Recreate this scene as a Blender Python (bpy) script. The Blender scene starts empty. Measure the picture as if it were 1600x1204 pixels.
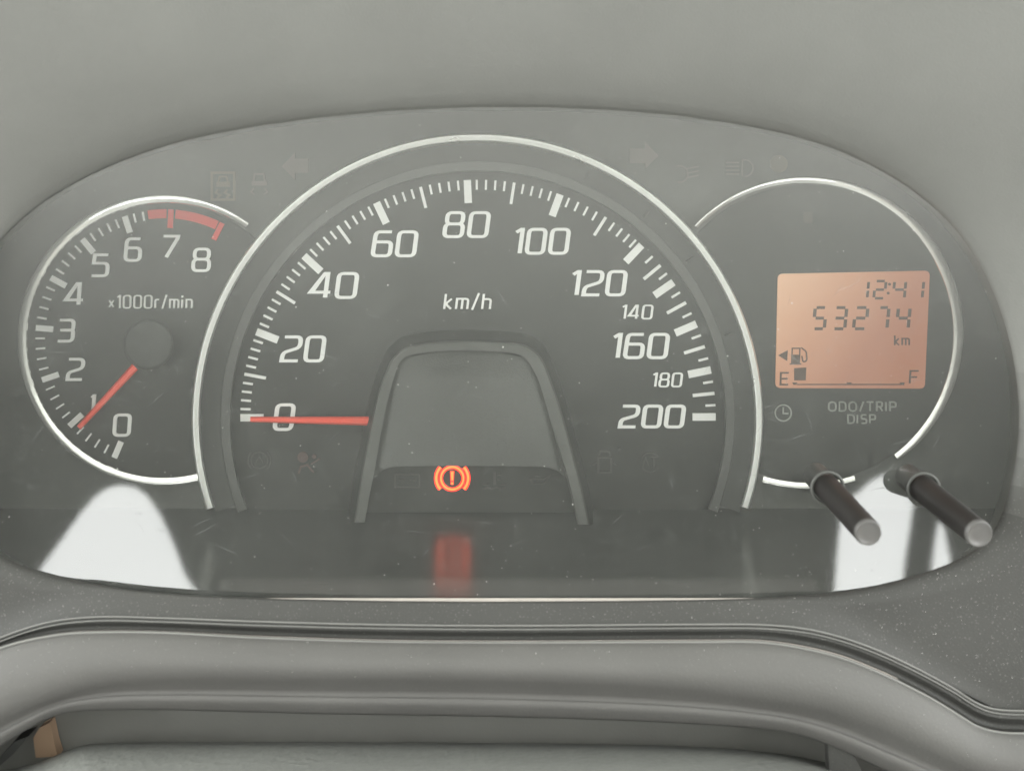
import bpy, bmesh, math, random
from mathutils import Vector
from mathutils.geometry import tessellate_polygon
random.seed(7)
scene = bpy.context.scene
col = scene.collection
R = math.radians

# ------------------------------------------------------------------ camera
S = 0.000225          # metres on the dial plane per photo pixel
D = 0.36              # camera distance from the dial plane (dial plane is y = 0)
PX0, PY0 = 800.0, 300.0            # foot of the camera axis, in photo pixels
CAM = Vector((0, -D, (602 - PY0) * S))
cam_d = bpy.data.cameras.new('camera'); cam = bpy.data.objects.new('camera', cam_d); col.objects.link(cam)
cam.location = CAM; cam.rotation_euler = (R(90), 0, 0)
cam_d.sensor_width = 36; cam_d.lens = 36.0; cam_d.shift_y = -(602 - PY0) / 1600
cam_d.clip_start = 0.005; cam_d.clip_end = 50
cam_d.dof.use_dof = True; cam_d.dof.focus_distance = D - 0.004; cam_d.dof.aperture_fstop = 13
scene.camera = cam
scene.render.resolution_x = 1024; scene.render.resolution_y = 770

# ------------------------------------------------------------------ light: overcast sky outside the car windows
w = bpy.data.worlds.new('World'); scene.world = w; w.use_nodes = True
bg = w.node_tree.nodes['Background']
bg.inputs[0].default_value = (0.98, 1.0, 0.98, 1); bg.inputs[1].default_value = 8.0
scene.view_settings.view_transform = 'Standard'; scene.view_settings.look = 'None'
scene.view_settings.exposure = 0.08; scene.view_settings.gamma = 1.0

def portal(name, loc, rot, sx, sy):
    l = bpy.data.lights.new(name, 'AREA'); l.shape = 'RECTANGLE'; l.size = sx; l.size_y = sy
    l.cycles.is_portal = True
    o = bpy.data.objects.new(name, l); o.location = loc; o.rotation_euler = rot; col.objects.link(o)

# ------------------------------------------------------------------ projection helpers
def dirn(px, py): return Vector(((px - PX0) * S / D, 1.0, (PY0 - py) * S / D))
def at(px, py, y=0.0): return CAM + dirn(px, py) * (D + y)
LY, LZ, LS = -0.060, -0.0514, 0.05      # clear cover plane: y = LY + LS*(z-LZ)
LN = Vector((0, -1, LS)).normalized()
def lens(px, py, off=0.0):
    d = dirn(px, py)
    # CAM.y + t = LY + LS*(CAM.z + t*dz - LZ)
    t = (LY + LS * (CAM.z - LZ) - CAM.y) / (1 - LS * d.z)
    return CAM + d * t + LN * off
def mirror_to(px, py, ywall):
    p = lens(px, py); d = dirn(px, py).normalized()
    r = d - 2 * d.dot(LN) * LN
    t = (ywall - p.y) / r.y
    return p + r * t

# ------------------------------------------------------------------ materials
def nt(name):
    m = bpy.data.materials.new(name); m.use_nodes = True
    return m, m.node_tree.nodes, m.node_tree.links
def coords(n, l, scale):
    g = n.new('ShaderNodeNewGeometry'); mp = n.new('ShaderNodeMapping'); mp.inputs['Scale'].default_value = scale
    l.new(g.outputs['Position'], mp.inputs[0]); return mp
def plastic(name, c, rough=0.55, spec=0.4, grain=900, bump=0.15, var=0.12, dust=0.0, dist=0.0002):
    m, n, l = nt(name); b = n['Principled BSDF']
    b.inputs['Roughness'].default_value = rough; b.inputs['Specular IOR Level'].default_value = spec
    mp = coords(n, l, (1, 1, 1))
    big = n.new('ShaderNodeTexNoise'); big.inputs['Scale'].default_value = 28; big.inputs['Detail'].default_value = 6
    l.new(mp.outputs[0], big.inputs[0])
    fine = n.new('ShaderNodeTexNoise'); fine.inputs['Scale'].default_value = grain; fine.inputs['Detail'].default_value = 3
    l.new(mp.outputs[0], fine.inputs[0])
    r = n.new('ShaderNodeValToRGB')
    r.color_ramp.elements[0].position = .3; r.color_ramp.elements[1].position = .72
    r.color_ramp.elements[0].color = tuple(x * (1 - var) for x in c) + (1,)
    r.color_ramp.elements[1].color = tuple(x * (1 + var) for x in c) + (1,)
    l.new(big.outputs[0], r.inputs[0])
    out = r.outputs[0]
    if dust > 0:
        v = n.new('ShaderNodeTexNoise'); v.inputs['Scale'].default_value = 1900; v.inputs['Detail'].default_value = 1
        l.new(mp.outputs[0], v.inputs[0])
        rr = n.new('ShaderNodeValToRGB'); rr.color_ramp.elements[0].position = .655; rr.color_ramp.elements[1].position = .77
        l.new(v.outputs[0], rr.inputs[0])
        mul = n.new('ShaderNodeMath'); mul.operation = 'MULTIPLY'; mul.inputs[1].default_value = dust
        l.new(rr.outputs[0], mul.inputs[0])
        mx = n.new('ShaderNodeMixRGB'); mx.inputs[2].default_value = (.42, .42, .39, 1)
        l.new(mul.outputs[0], mx.inputs[0]); l.new(out, mx.inputs[1]); out = mx.outputs[0]
    l.new(out, b.inputs['Base Color'])
    bp = n.new('ShaderNodeBump'); bp.inputs['Strength'].default_value = bump; bp.inputs['Distance'].default_value = dist
    l.new(fine.outputs[0], bp.inputs['Height']); l.new(bp.outputs[0], b.inputs['Normal'])
    return m
def flat(name, c, rough=0.6, spec=0.3, var=0.05):
    return plastic(name, c, rough, spec, 600, 0.04, var)
def emit(name, c, s):
    m, n, l = nt(name); b = n['Principled BSDF']
    b.inputs['Base Color'].default_value = (*[x * .3 for x in c], 1)
    b.inputs['Emission Color'].default_value = (*c, 1); b.inputs['Emission Strength'].default_value = s
    return m
def chrome(name, c, rough):
    m, n, l = nt(name); b = n['Principled BSDF']
    b.inputs['Base Color'].default_value = (*c, 1); b.inputs['Metallic'].default_value = (.72 if rough < .2 else .7)
    mp = coords(n, l, (1, 1, 1)); t = n.new('ShaderNodeTexNoise'); t.inputs['Scale'].default_value = 60; t.inputs['Detail'].default_value = 4
    l.new(mp.outputs[0], t.inputs[0])
    mr = n.new('ShaderNodeMapRange'); mr.inputs[3].default_value = rough * .6; mr.inputs[4].default_value = rough * 1.6
    l.new(t.outputs[0], mr.inputs[0]); l.new(mr.outputs[0], b.inputs['Roughness'])
    if rough < .2:
        bp = n.new('ShaderNodeBump'); bp.inputs['Strength'].default_value = .35; bp.inputs['Distance'].default_value = .0012
        l.new(t.outputs[0], bp.inputs['Height']); l.new(bp.outputs[0], b.inputs['Normal'])
    return m

M = {}
M['face'] = plastic('face_plastic', (.105, .108, .102), .6, .3, 2600, .12, .10)
M['dial'] = plastic('dial_print', (.042, .044, .041), .65, .25, 3000, .15, .10)
M['cone'] = plastic('cone_plastic', (.040, .042, .039), .6, .4, 2200, .10, .10)
M['band'] = plastic('band_plastic', (.080, .082, .078), .45, .4, 2200, .10, .08)
M['arch'] = plastic('arch_plastic', (.078, .080, .075), .45, .4, 1800, .12, .08)
M['archside'] = plastic('arch_side_plastic', (.035, .037, .034), .6, .3, 1800, .12, .08)
M['panel'] = plastic('panel_plastic', (.062, .064, .060), .42, .5, 1500, .8, .10)
M['recess'] = plastic('recess_plastic', (.040, .042, .038), .6, .3, 2000, .1, .1)
M['white'] = flat('white_print', (.86, .86, .85))
M['whitedim'] = flat('grey_print', (.34, .35, .33))
M['red'] = flat('red_print', (.66, .06, .045))
M['chrome'] = chrome('chrome', (.93, .93, .91), .14)
M['chrome2'] = chrome('chrome_satin', (.88, .89, .87), .28)
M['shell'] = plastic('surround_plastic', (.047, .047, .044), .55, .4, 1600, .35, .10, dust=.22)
M['hood'] = plastic('hood_lit_plastic', (.168, .170, .160), .6, .4, 1500, .5, .05)  # shell plastic in a lighter colour, standing in for the glare up here
M['pad'] = plastic('pad_plastic', (.092, .0895, .0855), .62, .5, 1100, .5, .07, dust=.08)
M['dark'] = plastic('dark_plastic', (.185, .185, .172), .7, .3, 1200, .2, .1)
M['column'] = plastic('column_plastic', (.205, .212, .20), .5, .5, 420, 1.0, .08, dust=.15, dist=.0006)
M['stalk'] = plastic('stalk_plastic', (.020, .018, .017), .45, .5, 700, .05, .1)
M['tip'] = plastic('stalk_tip_plastic', (.10, .097, .094), .35, .5, 700, .05, .05)
M['tan'] = flat('tan_plastic', (.36, .25, .17))
M['lcdink'] = flat('lcd_ink', (.10, .06, .045))
M['dustm'] = flat('dust_speck', (.70, .70, .66))
M['amberoff'] = flat('unlit_amber', (.175, .16, .13))
M['redoff'] = flat('unlit_red', (.090, .062, .056))
M['greyoff'] = flat('unlit_grey', (.165, .152, .142)); M['greydial'] = flat('unlit_grey_dial', (.062, .061, .058))
M['orange'] = emit('lamp_orange', (1.0, .13, .022), 3.4)
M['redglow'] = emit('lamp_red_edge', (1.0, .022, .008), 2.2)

def needle_mat():
    m, n, l = nt('needle_red'); b = n['Principled BSDF']
    b.inputs['Base Color'].default_value = (.80, .075, .04, 1); b.inputs['Roughness'].default_value = .35
    b.inputs['Emission Color'].default_value = (1, .12, .07, 1); b.inputs['Emission Strength'].default_value = .10
    return m
M['needle'] = needle_mat()

def floor_mat():
    m, n, l = nt('glossy_floor'); b = n['Principled BSDF']
    b.inputs['Base Color'].default_value = (.062, .066, .062, 1); b.inputs['Specular IOR Level'].default_value = .75
    mp = coords(n, l, (1, 1, 1)); t = n.new('ShaderNodeTexNoise'); t.inputs['Scale'].default_value = 45; t.inputs['Detail'].default_value = 5
    l.new(mp.outputs[0], t.inputs[0])
    mr = n.new('ShaderNodeMapRange'); mr.inputs[3].default_value = .21; mr.inputs[4].default_value = .27
    l.new(t.outputs[0], mr.inputs[0]); l.new(mr.outputs[0], b.inputs['Roughness'])
    return m
M['floor'] = floor_mat()

def lens_mat():
    m, n, l = nt('dusty_clear_cover'); n.remove(n['Principled BSDF']); out = n['Material Output']
    tr = n.new('ShaderNodeBsdfTransparent'); tr.inputs[0].default_value = (.97, .98, .97, 1)
    gl = n.new('ShaderNodeBsdfGlossy'); gl.inputs['Roughness'].default_value = .034; gl.inputs[0].default_value = (1, 1, 1, 1)
    df = n.new('ShaderNodeBsdfDiffuse'); df.inputs[0].default_value = (.86, .89, .84, 1)
    fr = n.new('ShaderNodeFresnel'); fr.inputs[0].default_value = 1.52
    f2 = n.new('ShaderNodeMath'); f2.operation = 'MULTIPLY_ADD'; f2.inputs[1].default_value = .7; f2.inputs[2].default_value = .055; l.new(fr.outputs[0], f2.inputs[0])
    # dust film: smudges, fine wipe scratches
    mp = coords(n, l, (1, 1, 1)); a = n.new('ShaderNodeTexNoise'); a.inputs['Scale'].default_value = 16; a.inputs['Detail'].default_value = 8; a.inputs['Roughness'].default_value = .6
    l.new(mp.outputs[0], a.inputs[0])
    mp2 = coords(n, l, (1, 1, 1))
    s = n.new('ShaderNodeTexNoise'); s.inputs['Scale'].default_value = 420; s.inputs['Detail'].default_value = 5; l.new(mp2.outputs[0], s.inputs[0])
    r1 = n.new('ShaderNodeMapRange'); r1.inputs[1].default_value = .35; r1.inputs[2].default_value = .75; r1.inputs[3].default_value = .024; r1.inputs[4].default_value = .048
    l.new(a.outputs[0], r1.inputs[0])
    r2 = n.new('ShaderNodeMapRange'); r2.inputs[1].default_value = .55; r2.inputs[2].default_value = .8; r2.inputs[3].default_value = 0; r2.inputs[4].default_value = .03
    l.new(s.outputs[0], r2.inputs[0])
    ad = n.new('ShaderNodeMath'); ad.operation = 'ADD'; l.new(r1.outputs[0], ad.inputs[0]); l.new(r2.outputs[0], ad.inputs[1])
    m1 = n.new('ShaderNodeMixShader'); l.new(ad.outputs[0], m1.inputs[0]); l.new(tr.outputs[0], m1.inputs[1]); l.new(df.outputs[0], m1.inputs[2])
    m2 = n.new('ShaderNodeMixShader'); l.new(f2.outputs[0], m2.inputs[0]); l.new(m1.outputs[0], m2.inputs[1]); l.new(gl.outputs[0], m2.inputs[2])
    l.new(m2.outputs[0], out.inputs[0])
    return m
M['lens'] = lens_mat()

def lcd_mat():
    m, n, l = nt('lcd_backlight'); b = n['Principled BSDF']; b.inputs['Roughness'].default_value = .35
    b.inputs['Base Color'].default_value = (.16, .08, .05, 1)
    g = n.new('ShaderNodeNewGeometry'); sx = n.new('ShaderNodeSeparateXYZ'); l.new(g.outputs['Position'], sx.inputs[0])
    x0, x1 = at(1213, 0).x, at(1450, 0).x; z0, z1 = at(0, 607).z, at(0, 425).z
    a = n.new('ShaderNodeMapRange'); a.inputs[1].default_value = x0; a.inputs[2].default_value = x1; l.new(sx.outputs[0], a.inputs[0])
    c = n.new('ShaderNodeMapRange'); c.inputs[1].default_value = z1; c.inputs[2].default_value = z0; l.new(sx.outputs[2], c.inputs[0])
    s = n.new('ShaderNodeMath'); s.operation = 'MULTIPLY_ADD'; s.inputs[1].default_value = .6; l.new(c.outputs[0], s.inputs[0]); l.new(a.outputs[0], s.inputs[2])
    r = n.new('ShaderNodeValToRGB'); e = r.color_ramp.elements
    e[0].position = .05; e[0].color = (.70, .42, .25, 1); e[1].position = 1.0; e[1].color = (.36, .135, .075, 1)
    k = e.new(.5); k.color = (.52, .25, .135, 1)
    l.new(s.outputs[0], r.inputs[0]); l.new(r.outputs[0], b.inputs['Emission Color']); b.inputs['Emission Strength'].default_value = .74
    return m
M['lcd'] = lcd_mat()

# ------------------------------------------------------------------ object helpers
WL = {}
def finish(o, parent, loc, label, kind):
    WL[o.name] = Vector(loc)
    if parent is not None:
        o.parent = parent; o.location = Vector(loc) - WL[parent.name]
    else: o.location = loc
    if label: o['label'] = label
    if kind: o['kind'] = kind
    return o
def mesh(name, verts, faces, mat, smooth=False, origin=True):
    me = bpy.data.meshes.new(name)
    c = Vector((0, 0, 0))
    if origin and verts:
        for v in verts: c += Vector(v)
        c /= len(verts)
    me.from_pydata([Vector(v) - c for v in verts], [], faces)
    bm = bmesh.new(); bm.from_mesh(me)
    bmesh.ops.recalc_face_normals(bm, faces=bm.faces)
    bm.to_mesh(me); bm.free()
    if smooth:
        for p in me.polygons: p.use_smooth = True
    me.materials.append(M[mat] if isinstance(mat, str) else mat)
    return me, c
def obj(name, verts, faces, mat, parent=None, smooth=False, label=None, kind=None, sharp=None):
    me, c = mesh(name, verts, faces, mat, smooth)
    o = bpy.data.objects.new(name, me); col.objects.link(o)
    if sharp: me.shade_auto = None if False else None
    return finish(o, parent, c, label, kind)
def inst(name, me, loc, roty, parent, label=None):
    o = bpy.data.objects.new(name, me); col.objects.link(o)
    o.rotation_euler = (0, roty, 0)
    return finish(o, parent, loc, label, None)
def empty(name, loc, label, cat, group=None):
    o = bpy.data.objects.new(name, None); o.empty_display_size = .02; col.objects.link(o); o.location = loc
    WL[o.name] = Vector(loc); o['label'] = label; o['category'] = cat
    if group: o['group'] = group
    return o

class MB:
    def __init__(s): s.v = []; s.f = []; s.lift = 0
    def add(s, vs, fs):
        b = len(s.v); s.v += vs; s.f += [tuple(i + b for i in f) for f in fs]
    def strip(s, L, Rr, yf, yb, closed=False, cap=True):
        """ribbon between pixel rails, front depth yf, back depth yb"""
        n = len(L); vs = []
        for i_, (a, b) in enumerate(zip(L, Rr)):
            y_ = yf - (0 if closed else 4e-6 * i_) - s.lift
            p, q = at(*a, y_), at(*b, y_)
            vs += [p, q, Vector((p.x, yb, p.z)), Vector((q.x, yb, q.z))]
        fs = []
        for i in range(n if closed else n - 1):
            a, b = 4 * i, 4 * ((i + 1) % n)
            fs += [(a, a + 1, b + 1, b), (a, b, b + 2, a + 2), (a + 1, a + 3, b + 3, b + 1)]
        if not closed and cap:
            fs += [(0, 2, 3, 1), (4 * n - 4, 4 * n - 3, 4 * n - 1, 4 * n - 2)]
        s.add(vs, fs)
    def stroke(s, pts, wv, wh, yf, yb, closed=False, slant=0, base=0):
        """pen stroke through pixel points; wv / wh thickness of vertical / horizontal strokes"""
        n = len(pts); L = []; Q = []
        for i, p in enumerate(pts):
            if closed: a, b = pts[i - 1], pts[(i + 1) % n]
            else: a, b = pts[max(i - 1, 0)], pts[min(i + 1, n - 1)]
            def nn(u, v):
                dx, dy = v[0] - u[0], v[1] - u[1]; m = math.hypot(dx, dy) or 1; return (-dy / m, dx / m)
            if closed or 0 < i < n - 1:
                n1, n2 = nn(a, p), nn(p, b); mx, my = n1[0] + n2[0], n1[1] + n2[1]; m = math.hypot(mx, my) or 1
                mx, my = mx / m, my / m; k = 1 / max(.45, mx * n1[0] + my * n1[1])
            else: mx, my = nn(a, b); k = 1
            ox, oy = mx * wv / 2 * k, my * wh / 2 * k
            L.append((p[0] + ox, p[1] + oy)); Q.append((p[0] - ox, p[1] - oy))
        if slant:
            L = [(x + (base - y) * slant, y) for x, y in L]; Q = [(x + (base - y) * slant, y) for x, y in Q]
        s.strip(L, Q, yf, yb, closed)
    def poly(s, pts, yf, yb):
        s.lift += 3e-5; yf = yf - s.lift
        n = len(pts); vs = [at(*p, yf) for p in pts]; vs += [Vector((v.x, yb, v.z)) for v in vs]
        s.add(vs, [tuple(range(n))] + [(i, (i + 1) % n, n + (i + 1) % n, n + i) for i in range(n)])
    def build(s, name, mat, parent=None, smooth=False, label=None, kind=None):
        return obj(name, s.v, s.f, mat, parent, smooth, label, kind)

def rnd(pts, r, closed=False, k=4):
    """round the corners of a polyline"""
    out = []; n = len(pts)
    for i, p in enumerate(pts):
        if not closed and i in (0, n - 1): out.append(p); continue
        a, b = pts[i - 1], pts[(i + 1) % n]
        rr = p[2] if len(p) > 2 else r; p = p[:2]
        da = math.hypot(a[0] - p[0], a[1] - p[1]); db = math.hypot(b[0] - p[0], b[1] - p[1])
        q = min(rr, da * .49, db * .49)
        if q <= 0: out.append(p); continue
        s = (p[0] + (a[0] - p[0]) * q / da, p[1] + (a[1] - p[1]) * q / da)
        e = (p[0] + (b[0] - p[0]) * q / db, p[1] + (b[1] - p[1]) * q / db)
        for j in range(k + 1):
            t = j / k
            out.append(((1 - t) ** 2 * s[0] + 2 * t * (1 - t) * p[0] + t * t * e[0], (1 - t) ** 2 * s[1] + 2 * t * (1 - t) * p[1] + t * t * e[1]))
    return out
def arc(cx, cy, r, a0, a1, n): return [(cx + r * math.cos(R(a0 + (a1 - a0) * i / n)), cy - r * math.sin(R(a0 + (a1 - a0) * i / n))) for i in range(n + 1)]
def interp(tab, x):
    if x <= tab[0][0]: return tab[0][1]
    for i in range(len(tab) - 1):
        if x <= tab[i + 1][0]:
            # catmull-rom on a monotone x table
            x0, y0 = tab[i]; x1, y1 = tab[i + 1]; t = (x - x0) / (x1 - x0)
            m0 = (tab[i + 1][1] - tab[i - 1][1]) / (tab[i + 1][0] - tab[i - 1][0]) if i > 0 else (y1 - y0) / (x1 - x0)
            m1 = (tab[i + 2][1] - tab[i][1]) / (tab[i + 2][0] - tab[i][0]) if i + 2 < len(tab) else (y1 - y0) / (x1 - x0)
            h = x1 - x0
            return (2 * t ** 3 - 3 * t ** 2 + 1) * y0 + (t ** 3 - 2 * t ** 2 + t) * h * m0 + (-2 * t ** 3 + 3 * t ** 2) * y1 + (t ** 3 - t ** 2) * h * m1
    return tab[-1][1]

# glyphs: list of (points, closed) in a unit box (x right, y up); width relative to height*0.8
G = {
 '0': (1, [([(0, 0), (1, 0), (1, 1), (0, 1)], 1)]),
 '1': (.36, [([(0, .87), (.75, 1, 0), (1, 1, 0), (1, 0)], 0)]),
 '2': (1, [([(.02, 1), (1, 1), (1, .56), (.02, .34), (0, 0, 0), (.97, 0)], 0)]),
 '3': (1, [([(.05, 1), (1, 1), (1, .52, .12), (.12, .52)], 0), ([(.7, .52), (1, .52, .12), (1, 0), (0, 0)], 0)]),
 '4': (1.05, [([(.78, 0), (.78, 1, 0), (.62, 1, 0), (0, .22, 0), (1.02, .22)], 0)]),
 '5': (1, [([(.98, 1), (.12, 1, 0), (.08, .6, 0), (1, .6), (1, 0), (0, 0)], 0)]),
 '6': (1, [([(.96, 1), (.04, 1), (0, 0), (1, 0), (1, .58), (.02, .58)], 0)]),
 '7': (.95, [([(0, 1), (1, 1, 0), (.98, .9, 0), (.28, 0)], 0)]),
 '8': (1, [([(.05, .53), (.95, .53), (.95, 1), (.05, 1)], 1), ([(0, 0), (1, 0), (1, .53), (0, .53)], 1)]),
 'k': (.75, [([(0, 0), (0, 1)], 0), ([(.95, .68), (.1, .34), (1, 0)], 0)]),
 'm': (1.25, [([(0, 0), (0, .68, 0), (1, .68), (1, 0)], 0), ([(.5, .68), (.5, 0)], 0)]),
 '/': (.55, [([(0, -.06), (1, 1.06)], 0)]),
 'h': (.85, [([(0, 0), (0, 1)], 0), ([(0, .66), (1, .66), (1, 0)], 0)]),
 'r': (.5, [([(0, 0), (0, .68, .1), (1, .68)], 0)]),
 'i': (.08, [([(0, 0), (0, .68)], 0), ([(0, .84), (0, 1)], 0)]),
 'n': (.8, [([(0, 0), (0, .68, 0), (1, .68), (1, 0)], 0)]),
 'x': (.65, [([(0, .08), (1, .62)], 0), ([(0, .62), (1, .08)], 0)]),
 'O': (1.05, [([(0, 0, .5), (1, 0, .5), (1, 1, .5), (0, 1, .5)], 1)]),
 'D': (.95, [([(0, 0, 0), (1, 0, .4), (1, 1, .4), (0, 1, 0)], 1)]),
 'T': (.95, [([(0, 1), (1, 1)], 0), ([(.5, 1), (.5, 0)], 0)]),
 'R': (.85, [([(0, 0), (0, 1, 0), (.95, 1), (.95, .48), (0, .48)], 0), ([(.55, .48), (1, 0)], 0)]),
 'I': (.08, [([(0, 0), (0, 1)], 0)]),
 'P': (.85, [([(0, 0), (0, 1, 0), (1, 1), (1, .45), (0, .45)], 0)]),
 'S': (.85, [([(.95, 1), (.03, 1), (.03, .54), (1, .48), (1, 0), (0, 0)], 0)]),
 'E': (.75, [([(1, 1), (0, 1, 0), (0, 0, 0), (1, 0)], 0), ([(0, .5), (.9, .5)], 0)]),
 'F': (.7, [([(1, 1), (0, 1, 0), (0, 0)], 0), ([(0, .5), (.85, .5)], 0)]),
 'A': (1, [([(0, 0), (.5, 1, 0), (1, 0)], 0), ([(.2, .35), (.8, .35)], 0)]),
}
def lettering(name, txt, x0, x1, yt, yb, wv, wh, mat, parent, slant=0.0, gap=.30, z0=-.0004, z1=.0006, rad=.18, label=None):
    mb = MB(); H = yb - yt - wh
    ws = [G[c][0] for c in txt]; tot = sum(ws) + gap * (len(txt) - 1)
    avail = (x1 - x0) - wv * len(txt) - slant * (yb - yt)
    u = avail / tot; x = x0
    for c, wd in zip(txt, ws):
        gw = wd * u
        for pts, cl in G[c][1]:
            px = []
            for p in pts:
                q = (x + wv / 2 + p[0] * gw, yb - wh / 2 - p[1] * H)
                px.append(q + ((p[2] * H,) if len(p) > 2 else ()))
            px = rnd(px, rad * H, cl)
            px = [q[:2] for q in px]
            mb.stroke(px, wv, wh, z0, z1, cl, slant, yb); mb.lift += 3e-5
        x += gw + wv + gap * u
    return mb.build(name, mat, parent, label=label)

# ================================================================== the cabin behind the photographer (holds the windows and the added rear openings)
def quad(name, pts, mat, kind='structure'):
    return obj(name, [Vector(p) for p in pts], [tuple(range(len(pts)))], mat, None, kind=kind)
def wall_holes(name, outer, holes, mat):
    loops = [[Vector(p) for p in outer]] + [[Vector(p) for p in h] for h in holes]
    tris = tessellate_polygon(loops); vs = [v for lp in loops for v in lp]
    return obj(name, vs, [tuple(t) for t in tris], mat, None, kind='structure')
M['headliner'] = flat('headliner_cloth', (.62, .62, .59), .9)
M['door'] = flat('door_trim', (.40, .37, .34), .7)
M['rear_wall'] = flat('rear_wall_cloth', (.36, .36, .345), .9)
M['carpet'] = flat('carpet', (.56, .56, .55), .95)
YB = -1.15; XW = .72; ZT = .52; ZF = -.62
hump_l = [(38, 960), (52, 905), (75, 872), (100, 838), (125, 803), (148, 776), (168, 762), (190, 757), (212, 761), (230, 775), (248, 800), (264, 832), (278, 866), (288, 895), (300, 915), (330, 945), (335, 960)]
hump_r = [(1303, 960), (1305, 905), (1309, 850), (1316, 790), (1342, 768), (1362, 750), (1385, 740), (1408, 738), (1430, 746), (1428, 780), (1421, 830), (1413, 880), (1408, 940), (1406, 960)]
hump_s = [(1452, 960), (1456, 890), (1460, 850), (1466, 812), (1474, 822), (1480, 850), (1486, 880), (1496, 960)]
def low_clip(ps): return [(x, min(y, 946)) for x, y in ps]
holes = [[mirror_to(x, y, YB) for x, y in h] for h in (hump_l, hump_r, hump_s)]  # unseen openings, outlined to give the cover its white reflected patches
for h in holes:
    print('hole', [tuple(round(c, 2) for c in v) for v in (h[0], h[len(h) // 2])])
ZC = .33
def light_ramp():  # dark-to-light ramp paints the light falloff up the unseen rear wall
    m, n, l = nt('rear_wall_light_ramp'); b = n['Principled BSDF']; b.inputs['Roughness'].default_value = .9
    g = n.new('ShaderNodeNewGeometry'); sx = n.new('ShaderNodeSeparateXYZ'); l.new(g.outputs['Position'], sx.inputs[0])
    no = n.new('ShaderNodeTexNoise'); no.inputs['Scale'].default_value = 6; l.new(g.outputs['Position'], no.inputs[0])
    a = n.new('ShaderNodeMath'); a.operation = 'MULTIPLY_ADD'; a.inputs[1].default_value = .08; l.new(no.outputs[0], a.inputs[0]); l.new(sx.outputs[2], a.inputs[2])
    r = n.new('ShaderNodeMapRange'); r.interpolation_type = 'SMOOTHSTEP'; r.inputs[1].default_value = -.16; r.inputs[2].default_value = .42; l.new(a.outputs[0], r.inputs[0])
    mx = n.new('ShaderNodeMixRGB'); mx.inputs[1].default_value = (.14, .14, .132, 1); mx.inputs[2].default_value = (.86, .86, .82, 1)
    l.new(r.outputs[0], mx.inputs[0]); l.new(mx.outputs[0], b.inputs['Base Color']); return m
M['rear_wall'] = light_ramp()
wall_holes('cabin_unseen_rear_wall', [(-XW, YB, ZF), (XW, YB, ZF), (XW, YB, ZC), (-XW, YB, ZC)], holes, 'rear_wall')
M['pillar'] = flat('pillar_cloth', (.82, .82, .78), .9); M['band_reflector'] = flat('reflector_grey', (.36, .35, .33), .9)
v = []
for k in range(9):
    a = R(90 * k / 8); v += [Vector((sx * XW, YB + .30 * (1 - math.cos(a)), ZC + (ZT - ZC) * math.sin(a))) for sx in (-1, 1)]
obj('cabin_rear_corner', v, [(2 * k, 2 * k + 1, 2 * k + 3, 2 * k + 2) for k in range(8)], 'pillar', None, True, kind='structure')
xa, xb = mirror_to(345, 900, YB).x, mirror_to(1272, 900, YB).x
zt_ = mirror_to(800, 903, YB).z
v = [Vector(p) for p in ((-XW, YB + .012, ZF), (XW, YB + .012, ZF), (XW, YB + .012, -.40), (xb, YB + .012, -.40), (xb, YB + .012, zt_), (xa, YB + .012, zt_), (xa, YB + .012, -.40), (-XW, YB + .012, -.40))]
obj('cabin_band_reflector', v + [p + Vector((0, -.010, 0)) for p in v], [tuple(range(8)), tuple(range(15, 7, -1))] + [(i, (i + 1) % 8, 8 + (i + 1) % 8, 8 + i) for i in range(8)], 'band_reflector', None, kind='structure')  # added unseen slab, shaped to reflect a pale band low in the cover
quad('cabin_roof', [(-XW, YB + .30, ZT), (XW, YB + .30, ZT), (XW, .25, ZT), (-XW, .25, ZT)], 'headliner')
quad('cabin_floor', [(-XW, YB, ZF), (XW, YB, ZF), (XW, .9, ZF), (-XW, .9, ZF)], 'carpet')
for sx in (-1, 1):
    x = sx * XW
    wall_holes('cabin_side_wall', [(x, YB, ZF), (x, .9, ZF), (x, .9, ZT), (x, YB, ZT)],
               [[(x, -1.08, -.06), (x, .10, -.06), (x, .0, .45), (x, -1.0, .45)]], 'door')
    portal('window_portal', (x, -.49, .195), (0, R(90) * sx, 0), .51, 1.18)
quad('cabin_front_wall', [(-XW, .9, ZF), (XW, .9, ZF), (XW, .9, .02), (-XW, .9, .02)], 'door')
portal('windscreen_portal', (0, .58, .27), (R(-52), 0, 0), 1.4, .8)

# ================================================================== instrument cluster
cl = empty('instrument_cluster', (0, -.03, -.056), 'black car instrument cluster with chrome-ringed dials and amber display behind dusty clear cover', 'instrument cluster')

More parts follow.
